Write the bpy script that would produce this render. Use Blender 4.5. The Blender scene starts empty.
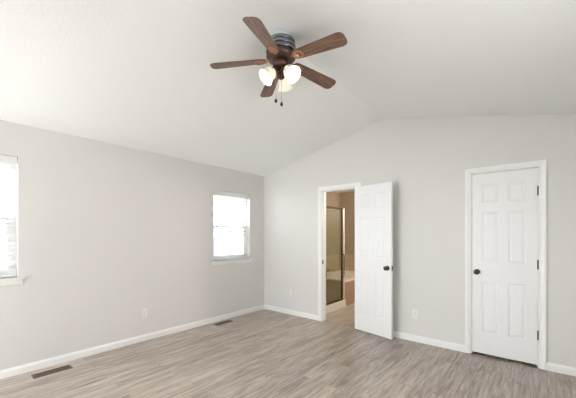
import bpy, bmesh, math, random
from mathutils import Vector, Matrix

scene = bpy.context.scene
COL = scene.collection
PI = math.pi

# ------------------------------------------------------------------ camera
cam_data = bpy.data.cameras.new('camera')
cam = bpy.data.objects.new('camera', cam_data)
COL.objects.link(cam)
cam.location = (3.8869, -3.9828, 1.3471)
cam.rotation_euler = (PI / 2, 0, 0.6947)
cam_data.sensor_fit = 'HORIZONTAL'
cam_data.sensor_width = 36.0
cam_data.lens = 300.25 * 36.0 / 576.0
cam_data.shift_y = 36.79 / 576.0
cam_data.clip_start = 0.02
scene.camera = cam

# ------------------------------------------------------------------ sky and exposure
world = bpy.data.worlds.new('sky')
scene.world = world
world.use_nodes = True
wn = world.node_tree.nodes
wl = world.node_tree.links
bg = wn['Background']
w_geo = wn.new('ShaderNodeTexCoord')
w_sep = wn.new('ShaderNodeSeparateXYZ')
w_ramp = wn.new('ShaderNodeValToRGB')
w_map = wn.new('ShaderNodeMapRange')
w_map.inputs['From Min'].default_value = -1
w_map.inputs['From Max'].default_value = 1
wl.new(w_geo.outputs['Generated'], w_sep.inputs[0])
wl.new(w_sep.outputs['Z'], w_map.inputs['Value'])
wl.new(w_map.outputs['Result'], w_ramp.inputs['Fac'])
wl.new(w_ramp.outputs['Color'], bg.inputs['Color'])
w_ramp.color_ramp.elements[0].position = 0.0
w_ramp.color_ramp.elements[0].color = (0.90, 0.90, 0.915, 1)
w_ramp.color_ramp.elements[1].position = 1.0
w_ramp.color_ramp.elements[1].color = (0.92, 0.97, 1.0, 1)
bg.inputs['Strength'].default_value = 5.2

scene.view_settings.view_transform = 'Standard'
scene.view_settings.look = 'None'
scene.view_settings.gamma = 1.0
scene.view_settings.use_curve_mapping = False
scene.view_settings.exposure = 1.46

# added fill light for the bathroom, no fixture, at the unseen right wall
bl = bpy.data.lights.new('bathroom_fill', 'AREA')
bl.shape = 'DISK'
bl.size = 0.35
bl.energy = 18
bl.color = (1.0, 0.90, 0.76)
blo = bpy.data.objects.new('bathroom_fill', bl)
COL.objects.link(blo)
blo.location = (2.86, 1.7, 2.0)
blo.rotation_euler = (0, PI / 2, 0)


# ------------------------------------------------------------------ materials
def new_mat(name, color, rough=0.5, metal=0.0, spec=0.5):
    m = bpy.data.materials.new(name)
    m.use_nodes = True
    b = m.node_tree.nodes['Principled BSDF']
    b.inputs['Base Color'].default_value = (*color, 1)
    b.inputs['Roughness'].default_value = rough
    b.inputs['Metallic'].default_value = metal
    b.inputs['Specular IOR Level'].default_value = spec
    return m


def bump(m, scale, strength, dist=0.002, detail=3.0, stretch=None, smoothstep=None):
    nt = m.node_tree
    b = nt.nodes['Principled BSDF']
    tc = nt.nodes.new('ShaderNodeTexCoord')
    mp = nt.nodes.new('ShaderNodeMapping')
    if stretch:
        mp.inputs['Scale'].default_value = stretch
    n = nt.nodes.new('ShaderNodeTexNoise')
    n.inputs['Scale'].default_value = scale
    n.inputs['Detail'].default_value = detail
    bp = nt.nodes.new('ShaderNodeBump')
    bp.inputs['Strength'].default_value = strength
    bp.inputs['Distance'].default_value = dist
    nt.links.new(tc.outputs['Object'], mp.inputs['Vector'])
    nt.links.new(mp.outputs['Vector'], n.inputs['Vector'])
    src = n.outputs['Fac']
    if smoothstep:
        mr = nt.nodes.new('ShaderNodeMapRange')
        mr.interpolation_type = 'SMOOTHSTEP'
        mr.inputs['From Min'].default_value = smoothstep[0]
        mr.inputs['From Max'].default_value = smoothstep[1]
        nt.links.new(src, mr.inputs['Value'])
        src = mr.outputs['Result']
    nt.links.new(src, bp.inputs['Height'])
    nt.links.new(bp.outputs['Normal'], b.inputs['Normal'])
    return m


M = {}
M['wall'] = bump(new_mat('wall_paint', (0.735, 0.717, 0.693), 0.75, spec=0.25), 180, 0.10, 0.001)
M['ceiling'] = bump(new_mat('ceiling_paint', (0.90, 0.90, 0.89), 0.85, spec=0.2), 55, 0.16, 0.003, 4.0,
                    smoothstep=(0.40, 0.64))
M['trim'] = new_mat('trim_paint', (0.88, 0.88, 0.87), 0.38, spec=0.4)
M['door'] = bump(new_mat('door_paint', (0.855, 0.86, 0.862), 0.40, spec=0.4), 60, 0.06, 0.001, 4,
                 stretch=(1, 1, 0.05))
M['vinyl'] = new_mat('window_vinyl', (0.88, 0.88, 0.87), 0.4)
M['slat'] = new_mat('blind_slat', (0.88, 0.88, 0.86), 0.5)
M['plastic'] = new_mat('outlet_plastic', (0.82, 0.815, 0.79), 0.35)
M['slot'] = new_mat('dark_slot', (0.03, 0.03, 0.03), 0.6)
M['bronze'] = new_mat('oil_rubbed_bronze', (0.030, 0.026, 0.024), 0.35, 0.3)
M['fanmetal'] = new_mat('fan_dark_metal', (0.24, 0.25, 0.28), 0.26, 0.9)
M['fanbrown'] = new_mat('fan_brown_metal', (0.105, 0.062, 0.047), 0.36, 0.75)
M['copper'] = new_mat('fan_copper_metal', (0.46, 0.245, 0.155), 0.4, 0.6)
M['canopy'] = new_mat('fan_canopy', (0.62, 0.66, 0.70), 0.35, 0.4)
M['chrome'] = new_mat('chrome', (0.80, 0.75, 0.69), 0.32, 0.4)
M['railmetal'] = new_mat('shower_rail_metal', (0.10, 0.075, 0.05), 0.3, 0.8)
M['tub'] = new_mat('tub_acrylic', (0.74, 0.66, 0.57), 0.3)
M['apron'] = new_mat('tub_apron_panel', (0.36, 0.235, 0.165), 0.4)
M['curb'] = new_mat('shower_curb_white', (0.84, 0.79, 0.72), 0.4)
M['register'] = new_mat('register_brown_metal', (0.17, 0.125, 0.095), 0.45, 0.3)
M['chain'] = new_mat('chain_metal', (0.45, 0.40, 0.33), 0.3, 0.9)
M['pendant'] = new_mat('pendant_dark_wood', (0.02, 0.014, 0.012), 0.4)
M['dark'] = new_mat('closet_interior', (0.10, 0.095, 0.09), 0.9)
M['outground'] = new_mat('grass', (0.20, 0.21, 0.18), 0.95)
M['siding'] = bump(new_mat('house_siding', (0.62, 0.62, 0.63), 0.8), 4, 0.2, 0.01, 1, (0.01, 0.01, 3))
M['roof'] = new_mat('roof_shingle', (0.50, 0.50, 0.52), 0.9)
M['housetrim'] = new_mat('house_trim', (0.82, 0.82, 0.82), 0.6)
M['houseglass'] = new_mat('house_window_glass', (0.5, 0.52, 0.55), 0.3)


def glass_mat(name, tint, gloss):
    m = bpy.data.materials.new(name)
    m.use_nodes = True
    nt = m.node_tree
    nt.nodes.clear()
    out = nt.nodes.new('ShaderNodeOutputMaterial')
    mix = nt.nodes.new('ShaderNodeMixShader')
    tr = nt.nodes.new('ShaderNodeBsdfTransparent')
    gl = nt.nodes.new('ShaderNodeBsdfGlossy')
    tr.inputs['Color'].default_value = (*tint, 1)
    gl.inputs['Roughness'].default_value = 0.03
    mix.inputs[0].default_value = gloss
    nt.links.new(tr.outputs[0], mix.inputs[1])
    nt.links.new(gl.outputs[0], mix.inputs[2])
    nt.links.new(mix.outputs[0], out.inputs['Surface'])
    return m


M['glass'] = glass_mat('window_glass', (0.90, 0.91, 0.91), 0.04)
M['screen'] = glass_mat('dimming_screen_mesh', (0.68, 0.68, 0.69), 0.0)
M['showerglass'] = glass_mat('shower_glass', (0.92, 0.94, 0.90), 0.07)


def translucent(m, k):
    nt = m.node_tree
    b = nt.nodes['Principled BSDF']
    out = nt.nodes['Material Output']
    t = nt.nodes.new('ShaderNodeBsdfTranslucent')
    t.inputs['Color'].default_value = b.inputs['Base Color'].default_value
    mx = nt.nodes.new('ShaderNodeMixShader')
    mx.inputs[0].default_value = k
    nt.links.new(b.outputs[0], mx.inputs[1])
    nt.links.new(t.outputs[0], mx.inputs[2])
    nt.links.new(mx.outputs[0], out.inputs['Surface'])


translucent(M['slat'], 0.12)


def lit_mat(name, color, strength, base=(0.9, 0.88, 0.82)):
    m = new_mat(name, base, 0.35)
    b = m.node_tree.nodes['Principled BSDF']
    b.inputs['Emission Color'].default_value = (*color, 1)
    b.inputs['Emission Strength'].default_value = strength
    return m


M['shade'] = lit_mat('frosted_lit_glass', (1.0, 0.82, 0.62), 0.0)
translucent(M['shade'], 0.12)
M['bulb'] = lit_mat('lit_bulb', (1.0, 0.87, 0.72), 20)


def floor_mat():
    m = new_mat('vinyl_plank', (0.3, 0.25, 0.2), 0.30, spec=0.5)
    nt = m.node_tree
    L = nt.links
    b = nt.nodes['Principled BSDF']
    tc = nt.nodes.new('ShaderNodeTexCoord')
    sep = nt.nodes.new('ShaderNodeSeparateXYZ')
    L.new(tc.outputs['Object'], sep.inputs[0])
    comb = nt.nodes.new('ShaderNodeCombineXYZ')        # planks run along the room's length
    L.new(sep.outputs['Y'], comb.inputs['X'])
    L.new(sep.outputs['X'], comb.inputs['Y'])
    br = nt.nodes.new('ShaderNodeTexBrick')
    br.offset = 0.37
    br.inputs['Color1'].default_value = (0, 0, 0, 1)
    br.inputs['Color2'].default_value = (1, 1, 1, 1)
    br.inputs['Mortar'].default_value = (0.5, 0.5, 0.5, 1)
    br.inputs['Scale'].default_value = 1.0
    br.inputs['Mortar Size'].default_value = 0.0012
    br.inputs['Mortar Smooth'].default_value = 0.2
    br.inputs['Brick Width'].default_value = 1.22
    br.inputs['Row Height'].default_value = 0.152
    L.new(comb.outputs[0], br.inputs['Vector'])
    # per-plank shift of the grain
    addv = nt.nodes.new('ShaderNodeVectorMath')
    addv.operation = 'MULTIPLY_ADD'
    addv.inputs[1].default_value = (7.3, 3.1, 5.7)
    L.new(br.outputs['Color'], addv.inputs[0])
    L.new(tc.outputs['Object'], addv.inputs[2])

    def noise(sc, stretch, detail, rough=0.6, dist=0.0):
        mp = nt.nodes.new('ShaderNodeMapping')
        mp.inputs['Scale'].default_value = stretch
        L.new(addv.outputs[0], mp.inputs['Vector'])
        n = nt.nodes.new('ShaderNodeTexNoise')
        n.inputs['Scale'].default_value = sc
        n.inputs['Detail'].default_value = detail
        n.inputs['Roughness'].default_value = rough
        n.inputs['Distortion'].default_value = dist
        L.new(mp.outputs[0], n.inputs['Vector'])
        return n
    n1 = noise(1.0, (20, 2.0, 1), 5, 0.62, 1.6)
    n2 = noise(1.0, (70, 3.2, 1), 4, 0.65, 0.8)
    n3 = noise(1.0, (7, 0.8, 1), 3, 0.5, 1.2)

    def mad(a, k, off):
        x = nt.nodes.new('ShaderNodeMath')
        x.operation = 'MULTIPLY_ADD'
        x.inputs[1].default_value = k
        if isinstance(off, float):
            x.inputs[2].default_value = off
        else:
            L.new(off, x.inputs[2])
        L.new(a, x.inputs[0])
        return x.outputs[0]
    v = mad(n1.outputs['Fac'], 1.05, -0.79)
    v = mad(n2.outputs['Fac'], 0.85, v)
    v = mad(n3.outputs['Fac'], 0.52, v)
    v = mad(br.outputs['Color'], 0.12, v)
    ramp = nt.nodes.new('ShaderNodeValToRGB')
    e = ramp.color_ramp.elements
    e[0].position = 0.14
    e[0].color = (0.180, 0.143, 0.117, 1)
    e[1].position = 0.82
    e[1].color = (0.66, 0.585, 0.51, 1)
    k = e.new(0.48)
    k.color = (0.42, 0.355, 0.303, 1)
    L.new(v, ramp.inputs['Fac'])
    mul = nt.nodes.new('ShaderNodeMixRGB')
    mul.blend_type = 'MULTIPLY'
    mul.inputs[2].default_value = (0.45, 0.42, 0.40, 1)
    L.new(br.outputs['Fac'], mul.inputs[0])
    L.new(ramp.outputs['Color'], mul.inputs[1])
    L.new(mul.outputs[0], b.inputs['Base Color'])
    bp = nt.nodes.new('ShaderNodeBump')
    bp.inputs['Strength'].default_value = 0.12
    bp.inputs['Distance'].default_value = 0.002
    L.new(n2.outputs['Fac'], bp.inputs['Height'])
    L.new(bp.outputs[0], b.inputs['Normal'])
    return m


M['floor'] = floor_mat()


def wood_mat():
    m = new_mat('blade_walnut', (0.14, 0.08, 0.055), 0.42, spec=0.4)
    nt = m.node_tree
    L = nt.links
    b = nt.nodes['Principled BSDF']
    tc = nt.nodes.new('ShaderNodeTexCoord')
    mp = nt.nodes.new('ShaderNodeMapping')
    mp.inputs['Scale'].default_value = (6, 90, 20)
    n = nt.nodes.new('ShaderNodeTexNoise')
    n.inputs['Scale'].default_value = 1.0
    n.inputs['Detail'].default_value = 4
    n.inputs['Distortion'].default_value = 0.8
    ramp = nt.nodes.new('ShaderNodeValToRGB')
    e = ramp.color_ramp.elements
    e[0].position = 0.3
    e[0].color = (0.080, 0.042, 0.028, 1)
    e[1].position = 0.72
    e[1].color = (0.30, 0.175, 0.12, 1)
    L.new(tc.outputs['Object'], mp.inputs[0])
    L.new(mp.outputs[0], n.inputs['Vector'])
    L.new(n.outputs['Fac'], ramp.inputs['Fac'])
    L.new(ramp.outputs[0], b.inputs['Base Color'])
    return m


M['wood'] = wood_mat()


def tile_mat(name, c1, c2, grout, w, h, axis):
    m = new_mat(name, c1, 0.35, spec=0.4)
    nt = m.node_tree
    L = nt.links
    b = nt.nodes['Principled BSDF']
    tc = nt.nodes.new('ShaderNodeTexCoord')
    sep = nt.nodes.new('ShaderNodeSeparateXYZ')
    comb = nt.nodes.new('ShaderNodeCombineXYZ')
    L.new(tc.outputs['Object'], sep.inputs[0])
    L.new(sep.outputs[axis], comb.inputs['X'])
    L.new(sep.outputs['Z'], comb.inputs['Y'])
    br = nt.nodes.new('ShaderNodeTexBrick')
    br.offset = 0.0
    br.inputs['Color1'].default_value = (*c1, 1)
    br.inputs['Color2'].default_value = (*c2, 1)
    br.inputs['Mortar'].default_value = (*grout, 1)
    br.inputs['Scale'].default_value = 1.0
    br.inputs['Mortar Size'].default_value = 0.004
    br.inputs['Brick Width'].default_value = w
    br.inputs['Row Height'].default_value = h
    L.new(comb.outputs[0], br.inputs['Vector'])
    L.new(br.outputs['Color'], b.inputs['Base Color'])
    return m


TU = ((0.42, 0.335, 0.255), (0.40, 0.32, 0.24), (0.36, 0.285, 0.21))
TL = ((0.53, 0.41, 0.295), (0.49, 0.375, 0.27), (0.40, 0.30, 0.21))
M['tile_up_x'] = tile_mat('brown_wall_tile_across', *TU, 0.10, 0.10, 'X')
M['tile_up_y'] = tile_mat('brown_wall_tile_along', *TU, 0.10, 0.10, 'Y')
M['tile_low_x'] = tile_mat('tan_wall_tile_across', *TL, 0.30, 0.15, 'X')
M['tile_low_y'] = tile_mat('tan_wall_tile_along', *TL, 0.30, 0.15, 'Y')
M['pale_band'] = new_mat('pale_wall_band', (0.50, 0.41, 0.29), 0.2)


# ------------------------------------------------------------------ mesh helpers
class MB:
    def __init__(self):
        self.bm = bmesh.new()

    def box(self, x0, x1, y0, y1, z0, z1, mat=None):
        vs = [Vector((x, y, z)) for z in (z0, z1) for y in (y0, y1) for x in (x0, x1)]
        if mat is not None:
            vs = [mat @ v for v in vs]
        v = [self.bm.verts.new(p) for p in vs]
        for f in ((0, 2, 3, 1), (4, 5, 7, 6), (0, 1, 5, 4), (2, 6, 7, 3), (0, 4, 6, 2), (1, 3, 7, 5)):
            self.bm.faces.new([v[i] for i in f])
        return self

    def prism(self, poly, fn, a, b):
        """poly in 2-D; fn(u, v, w) gives the 3-D point; swept from w=a to w=b"""
        A = [self.bm.verts.new(fn(u, v, a)) for u, v in poly]
        B = [self.bm.verts.new(fn(u, v, b)) for u, v in poly]
        n = len(poly)
        self.bm.faces.new(A[::-1])
        self.bm.faces.new(B)
        for i in range(n):
            self.bm.faces.new([A[i], A[(i + 1) % n], B[(i + 1) % n], B[i]])
        return self

    def lathe(self, prof, mat=None, n=24, cap0=True, cap1=True, topfn=None):
        rings = []
        for i, (r, z) in enumerate(prof):
            ring = []
            for k in range(n):
                a = 2 * PI * k / n
                p = Vector((r * math.cos(a), r * math.sin(a), z))
                if topfn and i == 0:
                    p.z = topfn(p.x, p.y)
                if mat is not None:
                    p = mat @ p
                ring.append(self.bm.verts.new(p))
            rings.append(ring)
        for a, b in zip(rings, rings[1:]):
            for k in range(n):
                self.bm.faces.new([a[k], a[(k + 1) % n], b[(k + 1) % n], b[k]])
        if cap0:
            self.bm.faces.new(rings[0])
        if cap1:
            self.bm.faces.new(rings[-1][::-1])
        return self

    def tube(self, pts, r, n=8, r_end=None):
        pts = [Vector(p) for p in pts]
        m = len(pts)
        rings = []
        up = Vector((0, 0, 1))
        for i, p in enumerate(pts):
            d = (pts[min(i + 1, m - 1)] - pts[max(i - 1, 0)]).normalized()
            ref = up if abs(d.dot(up)) < 0.95 else Vector((1, 0, 0))
            s = d.cross(ref).normalized()
            t = s.cross(d)
            rr = r if r_end is None else r + (r_end - r) * i / (m - 1)
            rings.append([self.bm.verts.new(p + (s * math.cos(2 * PI * k / n) + t * math.sin(2 * PI * k / n)) * rr)
                          for k in range(n)])
        for a, b in zip(rings, rings[1:]):
            for k in range(n):
                self.bm.faces.new([a[k], a[(k + 1) % n], b[(k + 1) % n], b[k]])
        self.bm.faces.new(rings[0][::-1])
        self.bm.faces.new(rings[-1])
        return self

    def build(self, name, mat, parent=None, bevel=0.0, smooth=False, loc=None):
        bmesh.ops.recalc_face_normals(self.bm, faces=self.bm.faces[:])
        me = bpy.data.meshes.new(name)
        self.bm.to_mesh(me)
        self.bm.free()
        me.materials.append(mat)
        o = bpy.data.objects.new(name, me)
        COL.objects.link(o)
        if parent is not None:
            o.parent = parent
        if loc is not None:
            o.location = loc
        if smooth:
            for p in me.polygons:
                p.use_smooth = True
            md = o.modifiers.new('edges', 'EDGE_SPLIT')
            md.split_angle = math.radians(38)
        if bevel:
            bv = o.modifiers.new('bevel', 'BEVEL')
            bv.width = bevel
            bv.segments = 2
            bv.limit_method = 'ANGLE'
            bv.angle_limit = math.radians(40)
        return o


def tag(o, label, cat, group=None, kind=None):
    o['label'] = label
    o['category'] = cat
    if group:
        o['group'] = group
    if kind:
        o['kind'] = kind
    return o


def empty(name, loc, rz=0.0):
    o = bpy.data.objects.new(name, None)
    COL.objects.link(o)
    o.location = loc
    o.rotation_euler = (0, 0, rz)
    o.empty_display_size = 0.1
    return o


def copy_tree(o, parent=None):
    c = o.copy()
    COL.objects.link(c)
    if parent is not None:
        c.parent = parent
    for ch in list(o.children):
        copy_tree(ch, c)
    return c


def XZ(y0=0):      # polygon in x,z swept along y
    return lambda u, v, w: Vector((u, w, v))


# ------------------------------------------------------------------ room dimensions
EAVE, XR, ZR = 2.44, 2.268, 2.953
XW = 2 * XR                        # right wall
SL = (ZR - EAVE) / XR
YB = -6.4                          # the room's far end behind the camera


def ceil_z(x):
    return EAVE + SL * x if x < XR else ZR - SL * (x - XR)


WT = 0.115                         # inner wall
# doorways in the far wall (clear openings between jambs)
B0, B1, BH = 1.268, 1.862, 2.052
D0, D1, DH = 3.303, 3.887, 2.048
CAS = 0.058

# floor
mb = MB()
mb.box(0, XW, YB, 2.71, -0.08, 0.0)
tag(mb.build('floor', M['floor']), 'grey brown wood-look plank flooring running through the bedroom', 'floor', kind='structure')

# ceiling: two slopes meeting in a ridge
mb = MB()
T = 0.12
mb.prism([(-0.15, EAVE - 0.15 * SL), (XR, ZR), (XW + 0.15, EAVE - 0.15 * SL),
          (XW + 0.15, EAVE + T), (XR, ZR + T), (-0.15, EAVE + T)], XZ(), YB, 0.0)
tag(mb.build('ceiling', M['ceiling']), 'white textured vaulted ceiling rising to a ridge near the fan', 'ceiling', kind='structure')

# far wall with two doorways and a gable
mb = MB()
j = 0.018                          # jamb thickness
mb.box(0, B0 - j, 0, WT, 0, EAVE)
mb.box(B0 - j, B1 + j, 0, WT, BH + j, EAVE)
mb.box(B1 + j, D0 - j, 0, WT, 0, EAVE)
mb.box(D0 - j, D1 + j, 0, WT, DH + j, EAVE)
mb.box(D1 + j, XW, 0, WT, 0, EAVE)
mb.prism([(0, EAVE), (XR, ZR), (XW, EAVE)], XZ(), 0, WT)
tag(mb.build('wall_end', M['wall']), 'greige gable wall with the two white doors', 'wall', kind='structure')

# left wall with two windows
W1 = (-4.19, -3.42, 0.945, 2.115)
W2 = (-1.130, -0.360, 0.955, 2.070)
WX = 0.15
mb = MB()
ys = [YB, W1[0], W1[1], W2[0], W2[1], 0.0]
LO = (-6.25, -4.65, 0.50, 2.10)     # unseen opening added behind the camera to let in daylight
mb.box(-WX, 0, YB, LO[0], 0, EAVE)
mb.box(-WX, 0, LO[0], LO[1], 0, LO[2])
mb.box(-WX, 0, LO[0], LO[1], LO[3], EAVE)
mb.box(-WX, 0, LO[1], ys[1], 0, EAVE)
mb.box(-WX, 0, W1[0], W1[1], 0, W1[2])
mb.box(-WX, 0, W1[0], W1[1], W1[3], EAVE)
mb.box(-WX, 0, ys[2], ys[3], 0, EAVE)
mb.box(-WX, 0, W2[0], W2[1], 0, W2[2])
mb.box(-WX, 0, W2[0], W2[1], W2[3], EAVE)
mb.box(-WX, 0, ys[4], 2.9, 0, EAVE)
tag(mb.build('wall_left', M['wall']), 'greige left wall holding the two windows', 'wall', kind='structure')

mb = MB()
# out-of-view opening, added to bring daylight in from the right
RO = (-2.9, -2.35, 0.95, 2.07)
for a in ((YB, RO[0], 0, EAVE), (RO[1], 0.12, 0, EAVE), (RO[0], RO[1], 0, RO[2]), (RO[0], RO[1], RO[3], EAVE)):
    mb.box(XW, XW + 0.15, *a)
tag(mb.build('wall_right', M['wall']), 'greige right wall past the closet door', 'wall', kind='structure')

mb = MB()
BO = (0.25, 1.8, 0.30, 2.05)  # opening added behind the camera as a daylight source, never in view
mb.box(-0.15, BO[0], YB - 0.15, YB, 0, EAVE)
mb.box(BO[1], XW + 0.15, YB - 0.15, YB, 0, EAVE)
mb.box(BO[0], BO[1], YB - 0.15, YB, 0, BO[2])
mb.box(BO[0], BO[1], YB - 0.15, YB, BO[3], EAVE)
mb.prism([(-0.15, EAVE), (XR, ZR), (XW + 0.15, EAVE)], XZ(), YB - 0.15, YB)
tag(mb.build('wall_back', M['wall']), 'greige gable wall behind the camera with an added opening for daylight', 'wall', kind='structure')

# closet behind the closed door
mb = MB()
mb.box(2.98, 3.06, WT, 1.3, 0, 2.44)
mb.box(3.06, XW + 0.15, 1.22, 1.3, 0, 2.44)
mb.box(XW, XW + 0.15, WT, 1.22, 0, 2.44)
mb.box(2.98, XW + 0.15, WT, 1.3, 2.44, 2.5)
tag(mb.build('wall_closet', M['dark']), 'dark closet walls behind the closed door', 'wall', kind='structure')

# bathroom shell
mb = MB()
mb.box(-0.15, 2.98, WT, 2.95, 2.44, 2.5)
tag(mb.build('ceiling_bathroom', M['ceiling']), 'flat bathroom ceiling seen through the open doorway', 'ceiling', kind='structure')
mb = MB()
mb.box(2.90, 2.98, WT, 2.8, 0, 2.44)
tag(mb.build('wall_bathroom_right', M['tile_up_y']), 'brown bathroom wall behind the open door', 'wall', kind='structure')

BAND0, BAND1 = 1.360, 1.385  # thin paler strip running round the bathroom walls
LOWT = 0.88
mb = MB()
mb.box(0, 2.90, 2.71, 2.82, LOWT, 2.44)
bw = tag(mb.build('wall_bathroom_back', M['tile_up_x']), 'brown tiled bathroom wall behind the bathtub', 'wall', kind='structure')
mb = MB(); mb.box(0, 2.90, 2.70, 2.82, 0, LOWT); mb.build('lower_tile', M['tile_low_x'], bw)
mb = MB(); mb.box(0, 2.90, 2.703, 2.72, BAND0, BAND1); mb.build('pale_band', M['pale_band'], bw)
mb = MB()
mb.box(0, 0.010, WT, 2.70, LOWT, 2.44)
sw = tag(mb.build('wall_bathroom_left', M['tile_up_y']), 'brown tiled wall inside the glass shower', 'wall', kind='structure')
mb = MB(); mb.box(0, 0.014, WT, 2.70, 0, LOWT); mb.build('lower_tile', M['tile_low_y'], sw)
mb = MB(); mb.box(0, 0.016, WT, 2.70, BAND0, BAND1); mb.build('pale_band', M['pale_band'], sw)

# ------------------------------------------------------------------ baseboards
BBH, BBT = 0.080, 0.014


def bb_profile():
    return [(0, 0), (BBT, 0), (BBT, BBH - 0.022), (BBT * 0.55, BBH - 0.006), (BBT * 0.4, BBH), (0, BBH)]


def baseboard_end(x0, x1, label):
    m = MB()
    m.prism(bb_profile(), lambda u, v, w: Vector((w, -u, v)), x0, x1)
    tag(m.build('baseboard_end', M['trim']), label, 'baseboard', kind='structure')


m = MB()
m.prism(bb_profile(), lambda u, v, w: Vector((u, w, v)), YB, 0)
tag(m.build('baseboard_left', M['trim']), 'long white baseboard under the two windows', 'baseboard', kind='structure')
baseboard_end(BBT, B0 - 0.006 - CAS, 'short white baseboard between room corner and bathroom doorway')
baseboard_end(B1 + 0.006 + CAS, D0 - 0.006 - CAS, 'white baseboard between the open door and the closet door')
baseboard_end(D1 + 0.006 + CAS, XW - BBT, 'white baseboard right of the closet door')
m = MB()
m.prism(bb_profile(), lambda u, v, w: Vector((XW - u, w, v)), YB, 0)
tag(m.build('baseboard_right', M['trim']), 'white baseboard along the right wall', 'baseboard', kind='structure')


# ------------------------------------------------------------------ door trim
def door_trim(name, x0, x1, h, label, stop_y):
    r = 0.006
    m = MB()
    prof = [(0, 0), (0.008, 0), (0.011, 0.006), (0.011, 0.018), (0.015, 0.026), (0.018, 0.044), (0.018, CAS), (0, CAS)]
    # profile: (projection from wall, distance from inner edge); mitred U-shape
    path = lambda d: [(x0 - r - d, 0), (x0 - r - d, h + r + d), (x1 + r + d, h + r + d), (x1 + r + d, 0)]
    for side in (-1, 1):
        rings = []
        for k in range(4):
            ring = []
            for p, d in prof:
                px, pz = path(d)[k]
                y = -p if side < 0 else WT + p
                ring.append(m.bm.verts.new((px, y, pz)))
            rings.append(ring)
        n = len(prof)
        for a, b in zip(rings, rings[1:]):
            for i in range(n):
                m.bm.faces.new([a[i], a[(i + 1) % n], b[(i + 1) % n], b[i]])
        m.bm.faces.new(rings[0]); m.bm.faces.new(rings[-1][::-1])
    o = m.build(name, M['trim'])
    tag(o, label, 'door trim', kind='structure')
    m = MB()
    m.box(x0 - j, x0, 0.0005, WT, 0, h + j)
    m.box(x1, x1 + j, 0.0005, WT, 0, h + j)
    m.box(x0, x1, 0.0005, WT, h, h + j)
    # door stop
    m.box(x0, x0 + 0.011, stop_y, stop_y + 0.035, 0, h)
    m.box(x1 - 0.011, x1, stop_y, stop_y + 0.035, 0, h)
    m.box(x0 + 0.011, x1 - 0.011, stop_y, stop_y + 0.035, h - 0.011, h)
    m.build('jamb', M['trim'], o)
    return o


t1 = door_trim('trim_1', B0, B1, BH, 'white casing around the open bathroom doorway', 0.040)
mb = MB(); mb.box(B0 - 0.0005, B0 + 0.002, 0.004, 0.034, 0.90, 0.96)
mb.box(B0 + 0.002, B0 + 0.003, 0.010, 0.026, 0.915, 0.945)
sp = mb.build('strike_plate', M['bronze'], t1)
sp['label'] = 'dark bronze strike plate'
door_trim('trim_2', D0, D1, DH, 'white casing around the closed closet door', 0.046)


# ------------------------------------------------------------------ six-panel doors
def panel_door(name, w, h, th, mat):
    """local: x 0..w from hinge edge, y 0..th, z 0..h; six moulded panels on both faces"""
    m = MB()
    bm = m.bm
    st = 0.098 if w > 0.58 else 0.095
    mull = 0.085
    pw = (w - 2 * st - mull) / 2
    xs = [0, st, st + pw, st + pw + mull, w - st, w]
    zs = [0, 0.235, 0.235 + 0.575, 1.030, 1.030 + 0.555, h - 0.325, h - 0.120, h]
    pan_x = (1, 3)
    pan_z = (1, 3, 5)
    steps = [(0.0, 0.0), (0.010, 0.0042), (0.020, 0.0045), (0.036, 0.0015)]
    for face in (0, 1):
        def P(x, z, d):
            return (x, d if face == 0 else th - d, z)
        for a in range(len(xs) - 1):
            for b in range(len(zs) - 1):
                x0, x1, z0, z1 = xs[a], xs[a + 1], zs[b], zs[b + 1]
                if a in pan_x and b in pan_z:
                    prev = None
                    for ins, d in steps:
                        ring = [bm.verts.new(P(x, z, d)) for x, z in
                                ((x0 + ins, z0 + ins), (x1 - ins, z0 + ins), (x1 - ins, z1 - ins), (x0 + ins, z1 - ins))]
                        if prev:
                            for k in range(4):
                                bm.faces.new([prev[k], prev[(k + 1) % 4], ring[(k + 1) % 4], ring[k]])
                        prev = ring
                    bm.faces.new(prev)
                else:
                    bm.faces.new([bm.verts.new(P(x, z, 0)) for x, z in ((x0, z0), (x1, z0), (x1, z1), (x0, z1))])
    for c in (((0, 0, 0), (0, th, 0), (0, th, h), (0, 0, h)), ((w, 0, 0), (w, th, 0), (w, th, h), (w, 0, h)),
              ((0, 0, 0), (w, 0, 0), (w, th, 0), (0, th, 0)), ((0, 0, h), (w, 0, h), (w, th, h), (0, th, h))):
        bm.faces.new([bm.verts.new(p) for p in c])
    bmesh.ops.remove_doubles(bm, verts=bm.verts[:], dist=1e-5)
    return m.build(name, mat)


def add_knob(door, x, z, y, sgn):
    """sgn: direction out of the door face along local y"""
    R = Matrix.Translation((x, y, z)) @ Matrix.Rotation(-sgn * PI / 2, 4, 'X')
    m = MB()
    m.lathe([(0.010, 0.006), (0.011, 0.020), (0.016, 0.026), (0.025, 0.034), (0.029, 0.044), (0.027, 0.054),
             (0.018, 0.061), (0.004, 0.063)], R, 20)
    k = m.build('door_knob', M['bronze'], door, smooth=True)
    k['label'] = 'dark bronze round knob'
    m = MB()
    m.lathe([(0.031, 0.0), (0.031, 0.003), (0.026, 0.008), (0.011, 0.009)], R, 20)
    m.build('rosette', M['bronze'], k, smooth=True)


def add_hinge(door, z, x=0.0, y=-0.004):
    m = MB()
    Tm = Matrix.Translation((x, y, z - 0.044))
    m.lathe([(0.0058, 0.0), (0.0058, 0.088)], Tm, 12)
    m.lathe([(0.004, 0.088), (0.007, 0.091), (0.004, 0.096)], Tm, 12)
    h = m.build('hinge', M['bronze'], door)
    h['label'] = 'dark bronze hinge'


LEAF_TH = 0.035
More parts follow.
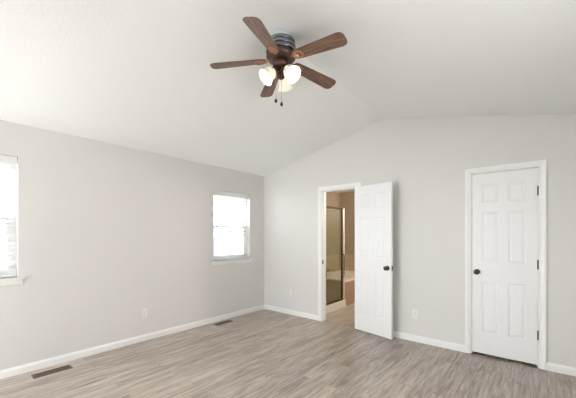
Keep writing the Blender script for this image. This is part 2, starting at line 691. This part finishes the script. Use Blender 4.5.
# closed closet door: hinges on its right, face flush with the bedroom side
LW = D1 - D0 - 0.006
d1 = panel_door('door_1', LW, 2.016, LEAF_TH, M['door'])
d1.matrix_world = Matrix.Translation((D1 - 0.003, 0.040, 0.028)) @ Matrix.Rotation(PI, 4, 'Z')
tag(d1, 'closed white six panel closet door with dark knob and three hinges', 'door', kind='structure')
# local y: th is the bedroom side after the half turn
add_knob(d1, LW - 0.048, 0.912, LEAF_TH, 1)
for z in (1.775, 1.020, 0.300):
    add_hinge(d1, z, -0.001, LEAF_TH + 0.006)

# open bathroom door: swung about 169 degrees round its hinges against the wall
OW = B1 - B0 - 0.006
d2 = panel_door('door_2', OW, 2.030, LEAF_TH, M['door'])
pin = Vector((B1 + 0.003, -0.010, 0.014))
closed = Matrix.Translation(Vector((-0.005, 0.010 + LEAF_TH, 0))) @ Matrix.Rotation(PI, 4, 'Z')
d2.matrix_world = Matrix.Translation(pin) @ Matrix.Rotation(math.radians(169), 4, 'Z') @ closed
tag(d2, 'white six panel door swung wide open beside the bathroom doorway', 'door', kind='structure')
add_knob(d2, OW - 0.058, 0.912, 0.0, -1)
add_knob(d2, OW - 0.058, 0.912, LEAF_TH, 1)
for z in (1.775, 1.020, 0.300):
    add_hinge(d2, z, -0.005, LEAF_TH + 0.006)
mb = MB(); mb.box(OW - 0.0005, OW + 0.0015, 0.006, 0.029, 0.882, 0.942)
lp = mb.build('latch_plate', M['bronze'], d2); lp['label'] = 'dark latch plate on the door edge'


# ------------------------------------------------------------------ windows
def window(name, W, label):
    y0, y1, z0, z1 = W
    root = empty(name, (0, (y0 + y1) / 2, z0))
    tag(root, label, 'window', kind='structure')
    w, h = y1 - y0, z1 - z0
    hw = w / 2
    m = MB()
    f = 0.035
    m.box(-0.145, -0.085, -hw, -hw + f, 0, h)
    m.box(-0.145, -0.085, hw - f, hw, 0, h)
    m.box(-0.145, -0.085, -hw + f, hw - f, 0, f)
    m.box(-0.145, -0.085, -hw + f, hw - f, h - f, h)
    m.build('window_frame', M['vinyl'], root, bevel=0.002)
    mid = h * 0.49
    for nm, xa, xb, za, zb in (('lower_sash', -0.115, -0.090, f, mid + 0.018), ('upper_sash', -0.140, -0.117, mid - 0.018, h - f)):
        m = MB()
        s = 0.034
        m.box(xa, xb, -hw + f, -hw + f + s, za, zb)
        m.box(xa, xb, hw - f - s, hw - f, za, zb)
        m.box(xa, xb, -hw + f + s, hw - f - s, za, za + s)
        m.box(xa, xb, -hw + f + s, hw - f - s, zb - s, zb)
        sash = m.build(nm, M['vinyl'], root, bevel=0.002)
        m = MB()
        xm = (xa + xb) / 2
        m.box(xm - 0.002, xm + 0.002, -hw + f + s, hw - f - s, za + s, zb - s)
        m.build('pane', M['glass'], sash)
    m = MB()
    m.box(-0.1435, -0.1430, -hw + f, hw - f, f, mid)
    m.build('dimming_screen', M['screen'], root)  # insect screen sheet added to dim daylight through the lower sash
    # white sill board with horns, and the apron below it
    m = MB()
    m.box(-0.085, 0.0, -hw, hw, -0.019, 0.0)
    m.box(0.0, 0.034, -hw - 0.052, hw + 0.052, -0.019, 0.0)
    m.build('window_sill', M['trim'], root, bevel=0.003)
    m = MB()
    m.box(0.0, 0.014, -hw - 0.034, hw + 0.034, -0.070, -0.019)
    m.build('apron', M['trim'], root, bevel=0.003)
    return root


window('window_1', W1, 'left window cut off by the picture edge')
window('window_2', W2, 'small bright window nearest the room corner')


def blind(W, label):
    y0, y1, z0, z1 = W
    root = empty('window_blind', (-0.043, (y0 + y1) / 2, z0))
    tag(root, label, 'window blind', 'white slatted blinds in the windows')
    hw = (y1 - y0) / 2 - 0.006
    h = z1 - z0
    m = MB()
    m.box(-0.026, 0.026, -hw, hw, h - 0.045, h - 0.002)
    hr = m.build('headrail', M['slat'], root, bevel=0.002)
    m = MB()
    m.box(0.027, 0.036, -hw, hw, h - 0.072, h - 0.002)
    m.build('valance', M['slat'], hr, bevel=0.003)
    m = MB()
    z = h - 0.085
    tilt = math.radians(-10)
    while z > 0.045:
        R = Matrix.Translation((0, 0, z)) @ Matrix.Rotation(tilt, 4, 'Y')
        m.box(-0.0245, 0.0245, -hw + 0.003, hw - 0.003, -0.0014, 0.0014, R)
        z -= 0.0435
    m.build('slats', M['slat'], root)
    m = MB()
    m.box(-0.025, 0.025, -hw + 0.002, hw - 0.002, 0.004, 0.022)
    m.build('bottom_rail', M['slat'], root, bevel=0.002)
    for s in (-1, 1):
        m = MB()
        for dx in (-0.0262, 0.0262):
            m.tube([(dx, s * (hw - 0.10), h - 0.05), (dx, s * (hw - 0.10), 0.02)], 0.0012, 5)
        m.build('ladder_cord', M['slat'], root)
    m = MB()
    m.tube([(0.041, -hw + 0.05, h - 0.06), (0.041, -hw + 0.05, h - 0.60)], 0.004, 8)
    m.build('tilt_wand', M['slat'], root)


blind(W1, 'white horizontal blind in the left window at the picture edge')
blind(W2, 'white horizontal blind in the small window near the corner')


# ------------------------------------------------------------------ wall outlets
def make_outlet():
    """local: plate lies in the xz plane, faces -y"""
    root = empty('wall_outlet', (0, 0, 0))
    m = MB()
    m.box(-0.0350, 0.0350, -0.006, 0.0, -0.0575, 0.0575)
    m.build('cover_plate', M['plastic'], root, bevel=0.0025)
    for s in (-1, 1):
        m = MB()
        pts = []
        for k in range(16):
            a = 2 * PI * k / 16
            pts.append((0.0172 * math.cos(a), s * 0.0195 + max(-0.0135, min(0.0135, 0.0172 * math.sin(a)))))
        m.prism(pts, lambda u, v, w: Vector((u, w, v)), -0.0085, -0.005)
        r = m.build('receptacle', M['plastic'], root)
        m = MB()
        z = s * 0.0195
        m.box(-0.0075, -0.0050, -0.0088, -0.0080, z - 0.001, z + 0.008)
        m.box(0.0050, 0.0075, -0.0088, -0.0080, z - 0.001, z + 0.008)
        m.box(-0.0025, 0.0025, -0.0088, -0.0080, z - 0.010, z - 0.005)
        m.build('slot', M['slot'], r)
    m = MB()
    m.lathe([(0.003, 0.006), (0.003, 0.0072)], Matrix.Rotation(PI / 2, 4, 'X'), 10)
    m.build('screw', M['plastic'], root)
    return root


o1 = make_outlet()
o2 = copy_tree(o1)
o3 = copy_tree(o1)
G = 'white wall outlets'
o1.location = (0, -2.205, 0.353); o1.rotation_euler.z = PI / 2
tag(o1, 'white wall outlet on the left wall between the two windows', 'outlet', G)
o2.location = (0.657, 0, 0.362)
tag(o2, 'white wall outlet between the room corner and bathroom doorway', 'outlet', G)
o3.location = (2.679, 0, 0.352)
tag(o3, 'white wall outlet between the open door and closet door', 'outlet', G)


# ------------------------------------------------------------------ floor registers
def make_register():
    root = empty('floor_register', (0, 0, 0))
    m = MB()
    hx, hy = 0.055, 0.155
    m.box(-hx, hx, -hy, -hy + 0.018, 0.0, 0.006)
    m.box(-hx, hx, hy - 0.018, hy, 0.0, 0.006)
    m.box(-hx, -hx + 0.016, -hy + 0.018, hy - 0.018, 0.0, 0.006)
    m.box(hx - 0.016, hx, -hy + 0.018, hy - 0.018, 0.0, 0.006)
    m.build('frame', M['register'], root, bevel=0.0015)
    m = MB()
    y = -hy + 0.026
    while y < hy - 0.02:
        m.box(-hx + 0.016, hx - 0.016, y - 0.0025, y + 0.0025, 0.001, 0.005)
        y += 0.0135
    m.box(-0.003, 0.003, -hy + 0.018, hy - 0.018, 0.0012, 0.0052)
    m.build('grille', M['register'], root)
    m = MB()
    m.box(-hx + 0.016, hx - 0.016, -hy + 0.018, hy - 0.018, 0.0002, 0.0008)
    m.build('duct_opening', M['slot'], root)
    return root


r1 = make_register()
r2 = copy_tree(r1)
r1.location = (0.187, -3.19, 0.0)
tag(r1, 'brown metal floor register under the left window', 'floor vent', 'brown floor registers')
r2.location = (0.150, -1.055, 0.0)
tag(r2, 'brown metal floor register under the small window near corner', 'floor vent', 'brown floor registers')

# ------------------------------------------------------------------ ceiling fan
FX, FY = 2.323, -2.192
fan = empty('ceiling_fan', (FX, FY, 2.92))
tag(fan, 'dark bronze ceiling fan with five walnut blades and three lit shades', 'ceiling fan')


def zl(z):                      # world height -> local
    return z - 2.92


m = MB()
m.lathe([(0.094, 0), (0.098, zl(2.905)), (0.092, zl(2.890)), (0.075, zl(2.878))], None, 36,
        topfn=lambda x, y: zl(ceil_z(FX + x)) - 0.0005)
m.build('canopy', M['canopy'], fan, smooth=True)
m = MB()
prof = [(0.070, zl(2.884)), (0.104, zl(2.882))]
for zt, rad in ((2.880, 0.112), (2.846, 0.117), (2.812, 0.120)):
    prof += [(rad - 0.004, zl(zt)), (rad, zl(zt - 0.007)), (rad, zl(zt - 0.017)), (rad - 0.004, zl(zt - 0.023)),
             (rad - 0.016, zl(zt - 0.026)), (rad - 0.016, zl(zt - 0.032))]
prof += [(0.108, zl(2.776))]
m.lathe(prof, None, 40)
m.build('motor_housing', M['fanmetal'], fan, smooth=True)
m = MB()
m.lathe([(0.108, zl(2.778)), (0.118, zl(2.770)), (0.116, zl(2.752)), (0.104, zl(2.738)), (0.085, zl(2.728)),
         (0.060, zl(2.724))], None, 40)
m.build('flywheel_cover', M['fanbrown'], fan, smooth=True)
m = MB()
m.lathe([(0.060, zl(2.726)), (0.064, zl(2.716)), (0.064, zl(2.690)), (0.054, zl(2.676)), (0.030, zl(2.668)),
         (0.026, zl(2.640)), (0.034, zl(2.630)), (0.034, zl(2.606)), (0.022, zl(2.592)), (0.008, zl(2.582))], None, 28)
m.build('switch_housing', M['fanbrown'], fan, smooth=True)


def blade_outline():
    r0, r1 = 0.115, 0.562
    w0, w1 = 0.047, 0.063
    pts = [(r0 + 0.012, -w0 * 0.80), (r0 + 0.035, -w0)]
    pts += [(r1 - 0.045, -w1), (r1 - 0.022, -w1 + 0.005), (r1 - 0.006, -w1 + 0.020), (r1, -w1 + 0.040)]
    pts += [(r1, w1 - 0.040), (r1 - 0.006, w1 - 0.020), (r1 - 0.022, w1 - 0.005), (r1 - 0.045, w1)]
    pts += [(r0 + 0.035, w0), (r0 + 0.012, w0 * 0.80), (r0, w0 * 0.4), (r0, -w0 * 0.4)]
    return pts


def make_blade():
    m = MB()
    m.prism(blade_outline(), lambda u, v, w: Vector((u, v, w)), -0.003, 0.003)
    b = m.build('fan_blade', M['wood'], fan, bevel=0.0015)
    # ornate iron under the blade root: arm, oval ring with a boss, and a leaf tip
    m = MB()
    m.tube([(0.075, 0, 0.016), (0.10, 0, 0.004), (0.125, 0, -0.008), (0.15, 0, -0.008)], 0.011, 8, 0.009)
    ring = [(0.170 + 0.036 * math.cos(a), 0.031 * math.sin(a), -0.008) for a in [2 * PI * k / 20 for k in range(21)]]
    m.tube(ring, 0.0065, 7)
    m.lathe([(0.013, -0.003), (0.013, -0.010), (0.005, -0.014)], Matrix.Translation((0.167, 0, 0)), 14)
    for s in (-1, 1):
        m.tube([(0.140, 0, -0.008), (0.150, s * 0.016, -0.007), (0.158, s * 0.030, -0.006)], 0.006, 6)
        m.tube([(0.190, s * 0.010, -0.007), (0.206, 0.0, -0.006)], 0.005, 6)
    m.build('blade_iron', M['copper'], b, smooth=True)
    return b


PITCH = math.radians(-12)
DROOP = math.radians(5.0)
b0 = make_blade()
for k in range(5):
    b = b0 if k == 0 else copy_tree(b0)
    az = math.radians(-69.4 + 72 * k)
    b.matrix_parent_inverse = Matrix.Identity(4)
    b.matrix_basis = (Matrix.Translation((0, 0, zl(2.742))) @ Matrix.Rotation(az, 4, 'Z')
                      @ Matrix.Rotation(DROOP, 4, 'Y') @ Matrix.Rotation(PITCH, 4, 'X'))


def make_shade():
    """local: axis along -z from the fitter at the origin"""
    m = MB()
    prof = [(0.024, 0.0), (0.027, -0.010), (0.044, -0.024), (0.054, -0.045), (0.055, -0.066), (0.058, -0.084),
            (0.066, -0.100), (0.074, -0.110)]
    inner = [(r - 0.003, z) for r, z in reversed(prof)]
    m.lathe(prof + inner, None, 28, cap0=False, cap1=False)
    s = m.build('glass_shade', M['shade'], fan, smooth=True)
    s['label'] = 'frosted white bell shaped glass shade'
    m = MB()
    m.lathe([(0.016, 0.020), (0.027, 0.014), (0.028, -0.004), (0.020, -0.006)], None, 20)
    m.build('socket', M['fanbrown'], s, smooth=True)
    m = MB()
    m.lathe([(0.010, -0.006), (0.013, -0.018), (0.024, -0.040), (0.027, -0.056), (0.022, -0.072), (0.010, -0.081),
             (0.002, -0.083)], None, 18)
    m.build('light_bulb', M['bulb'], s, smooth=True)
    return s


s0 = make_shade()
for k, azd in enumerate((-117, -5, 113)):
    s = s0 if k == 0 else copy_tree(s0)
    az = math.radians(azd)
    s.matrix_basis = (Matrix.Rotation(az, 4, 'Z') @ Matrix.Translation((0.061, 0, zl(2.645)))
                      @ Matrix.Rotation(-math.radians(44), 4, 'Y') @ Matrix.Scale(0.93, 4))
    c, sn = math.cos(az), math.sin(az)
    m = MB()
    m.tube([(r * c, r * sn, zl(z)) for r, z in ((0.020, 2.650), (0.038, 2.668), (0.050, 2.668), (0.058, 2.656))], 0.009, 8)
    m.build('light_arm', M['fanbrown'], fan, smooth=True)

rc = Vector((math.cos(0.6947), math.sin(0.6947), 0))
tc_ = Vector((math.sin(0.6947), -math.cos(0.6947), 0))
for off, fwd, zt, zb in ((-0.040, 0.02, 2.690, 2.425), (0.005, 0.035, 2.672, 2.392)):
    p = rc * off + tc_ * fwd
    m = MB()
    m.tube([(p.x, p.y, zl(zt)), (p.x, p.y, zl(zb))], 0.0013, 6)
    ch = m.build('pull_chain', M['chain'], fan)
    m = MB()
    m.lathe([(0.002, 0.0), (0.008, -0.008), (0.011, -0.020), (0.009, -0.030), (0.003, -0.034)],
            Matrix.Translation((p.x, p.y, zl(zb))), 14)
    m.build('pendant', M['pendant'], ch, smooth=True)

# ------------------------------------------------------------------ bathroom: shower and tub
SX, SY0, SY1 = 1.045, WT, 1.055       # shower front line and its far end
m = MB()
m.box(SX - 0.085, SX + 0.032, SY0, SY1 + 0.055, 0, 0.135)
m.box(0.016, SX - 0.085, SY0, SY1, 0, 0.045)
tag(m.build('shower_tray', M['curb'], bevel=0.006), 'cream shower tray and curb under the glass front', 'shower tray')
# knee wall between shower and tub
m = MB()
m.box(0.016, SX - 0.085, SY1, SY1 + 0.055, 0, 0.49)
kw = tag(m.build('wall_knee', M['tile_low_x']), 'low tiled wall between shower and bathtub', 'wall', kind='structure')
m = MB(); m.box(0.016, SX + 0.005, SY1 - 0.012, SY1 + 0.06, 0.49, 0.510); m.build('ledge', M['curb'], kw, bevel=0.004)
m = MB(); m.box(SX - 0.085, SX + 0.0, SY1, SY1 + 0.055, 0.135, 0.49); m.build('end_post', M['tile_low_x'], kw)

sh = empty('shower_enclosure', (SX, SY0, 0.135))
tag(sh, 'framed glass shower enclosure on cream curb in the bathroom', 'shower enclosure')
HS = 1.735
L = SY1 - SY0
m = MB(); m.box(-0.018, 0.018, 0.0, L, 0.0, 0.035); q = m.build('bottom_rail', M['railmetal'], sh, bevel=0.003)
m = MB(); m.box(-0.018, 0.018, 0.0, L, HS - 0.035, HS); m.build('top_rail', M['railmetal'], sh, bevel=0.003)
m = MB(); m.box(-0.016, 0.016, 0.0, 0.028, 0.035, HS - 0.035); m.build('wall_post', M['chrome'], sh, bevel=0.003)
m = MB()
m.box(-0.022, 0.022, L - 0.020, L + 0.026, 0.0, HS)
m.build('corner_post', M['chrome'], sh, bevel=0.003)
m = MB(); m.box(-0.012, 0.012, L - 0.055, L - 0.030, 0.035, HS - 0.035); m.build('door_stile', M['railmetal'], sh, bevel=0.002)
m = MB(); m.box(-0.003, 0.003, 0.028, L - 0.055, 0.035, HS - 0.035); m.build('glass_panel', M['showerglass'], sh)
m = MB(); m.box(-SX + 0.016, -0.018, L, L + 0.006, 0.376, HS - 0.03); m.build('glass_panel', M['showerglass'], sh)
m = MB(); m.box(-SX + 0.016, -0.018, L - 0.008, L + 0.014, HS - 0.03, HS); m.build('return_rail', M['chrome'], sh, bevel=0.002)
m = MB()
m.tube([(0.010, L - 0.043, 0.44), (0.045, L - 0.043, 0.44), (0.048, L - 0.043, 0.50), (0.048, L - 0.043, 0.82), (0.045, L - 0.043, 0.86), (0.010, L - 0.043, 0.86)], 0.009, 8)
h = m.build('pull_handle', M['railmetal'], sh, smooth=True)

# bathtub
TX1, TY0, TY1, TZ = 1.045, SY1 + 0.062, 2.698, 0.485
tub = empty('bathtub', (0, TY0, 0))
tag(tub, 'beige bathtub behind the shower glass against the tiled wall', 'bathtub')
W_, L_ = TX1 - 0.018, TY1 - TY0
m = MB()
x0 = 0.018
# rim and basin: nested rings from rim to basin floor
outer = [(x0, 0), (TX1, 0), (TX1, L_), (x0, L_)]


def rr(ins, z, rad, n=5):
    pts = []
    xa, xb, ya, yb = x0 + ins, TX1 - ins, ins, L_ - ins
    for cx, cy, a0 in ((xb - rad, ya + rad, -PI / 2), (xb - rad, yb - rad, 0), (xa + rad, yb - rad, PI / 2), (xa + rad, ya + rad, PI)):
        for k in range(n + 1):
            a = a0 + PI / 2 * k / n
            pts.append((cx + rad * math.cos(a), cy + rad * math.sin(a), z))
    return pts


rings = [rr(0.0, TZ - 0.03, 0.004), rr(0.0, TZ - 0.005, 0.004), rr(0.006, TZ, 0.006), rr(0.10, TZ, 0.10),
         rr(0.115, TZ - 0.012, 0.11), rr(0.17, 0.13, 0.14), rr(0.22, 0.10, 0.12)]
vr = [[m.bm.verts.new(p) for p in r] for r in rings]
for a, b in zip(vr, vr[1:]):
    n = len(a)
    for k in range(n):
        m.bm.faces.new([a[k], a[(k + 1) % n], b[(k + 1) % n], b[k]])
m.bm.faces.new(vr[-1])
m.build('tub_shell', M['tub'], tub, smooth=True)
m = MB()
m.box(TX1 - 0.02, TX1 - 0.001, 0.0, L_, 0.0, TZ - 0.03)
a = m.build('apron', M['apron'], tub)
a['label'] = 'reddish tan front panel'

fa = empty('tub_faucet', (0.60, TY0 + 0.05, TZ))
tag(fa, 'dark bronze faucet on the bathtub rim beside shower post', 'faucet')
m = MB()
m.lathe([(0.026, 0.0), (0.024, 0.012), (0.014, 0.020)], None, 16)
m.build('base', M['railmetal'], fa, smooth=True)
m = MB()
m.tube([(0, 0, 0.015), (0, 0, 0.13), (0, 0.02, 0.16), (0, 0.05, 0.172), (0, 0.10, 0.165), (0, 0.125, 0.14)], 0.013, 10)
m.build('spout', M['railmetal'], fa, smooth=True)
for s in (-1, 1):
    m = MB()
    m.lathe([(0.020, 0.0), (0.018, 0.02), (0.012, 0.05), (0.018, 0.055), (0.016, 0.07)], Matrix.Translation((s * 0.10, 0.0, 0)), 14)
    m.tube([(s * 0.10, 0, 0.06), (s * 0.16, 0, 0.075)], 0.007, 8)
    m.build('handle', M['chrome'], fa, smooth=True)

# ------------------------------------------------------------------ outside the windows
m = MB()
m.box(-60, -0.16, -30, 40, -3.1, -3.0)
tag(m.build('ground', M['outground']), 'grassy ground outside the windows', 'ground', kind='structure')


def house(loc, w, d, eave, ridge, label):
    r = empty('neighbor_house', loc)
    tag(r, label, 'house')
    m = MB()
    m.prism([(-w / 2, 0), (w / 2, 0), (w / 2, eave), (0, ridge), (-w / 2, eave)], lambda u, v, q: Vector((q, u, v)), -d / 2, d / 2)
    wl_ = m.build('wall', M['siding'], r)
    m = MB()
    k = (ridge - eave) / (w / 2)
    for s in (-1, 1):
        m.prism([(0, ridge + 0.02), (0, ridge + 0.20), (s * (w / 2 + 0.4), eave + 0.20 - 0.4 * k), (s * (w / 2 + 0.4), eave + 0.02 - 0.4 * k)],
                lambda u, v, q: Vector((q, u, v)), -d / 2 - 0.3, d / 2 + 0.3)
    m.build('roof', M['roof'], r)
    for yy in (-w * 0.22, w * 0.22):
        m = MB()
        m.box(d / 2, d / 2 + 0.06, yy - 0.6, yy + 0.6, 2.9, 4.2)
        f = m.build('window', M['housetrim'], r)
        m = MB()
        m.box(d / 2 + 0.05, d / 2 + 0.07, yy - 0.5, yy + 0.5, 3.0, 4.1)
        m.build('pane', M['houseglass'], f)


house((-18, 12.5, -3.0), 9.0, 8.0, 3.6, 5.6, 'pale grey house seen faintly through the small window blind')
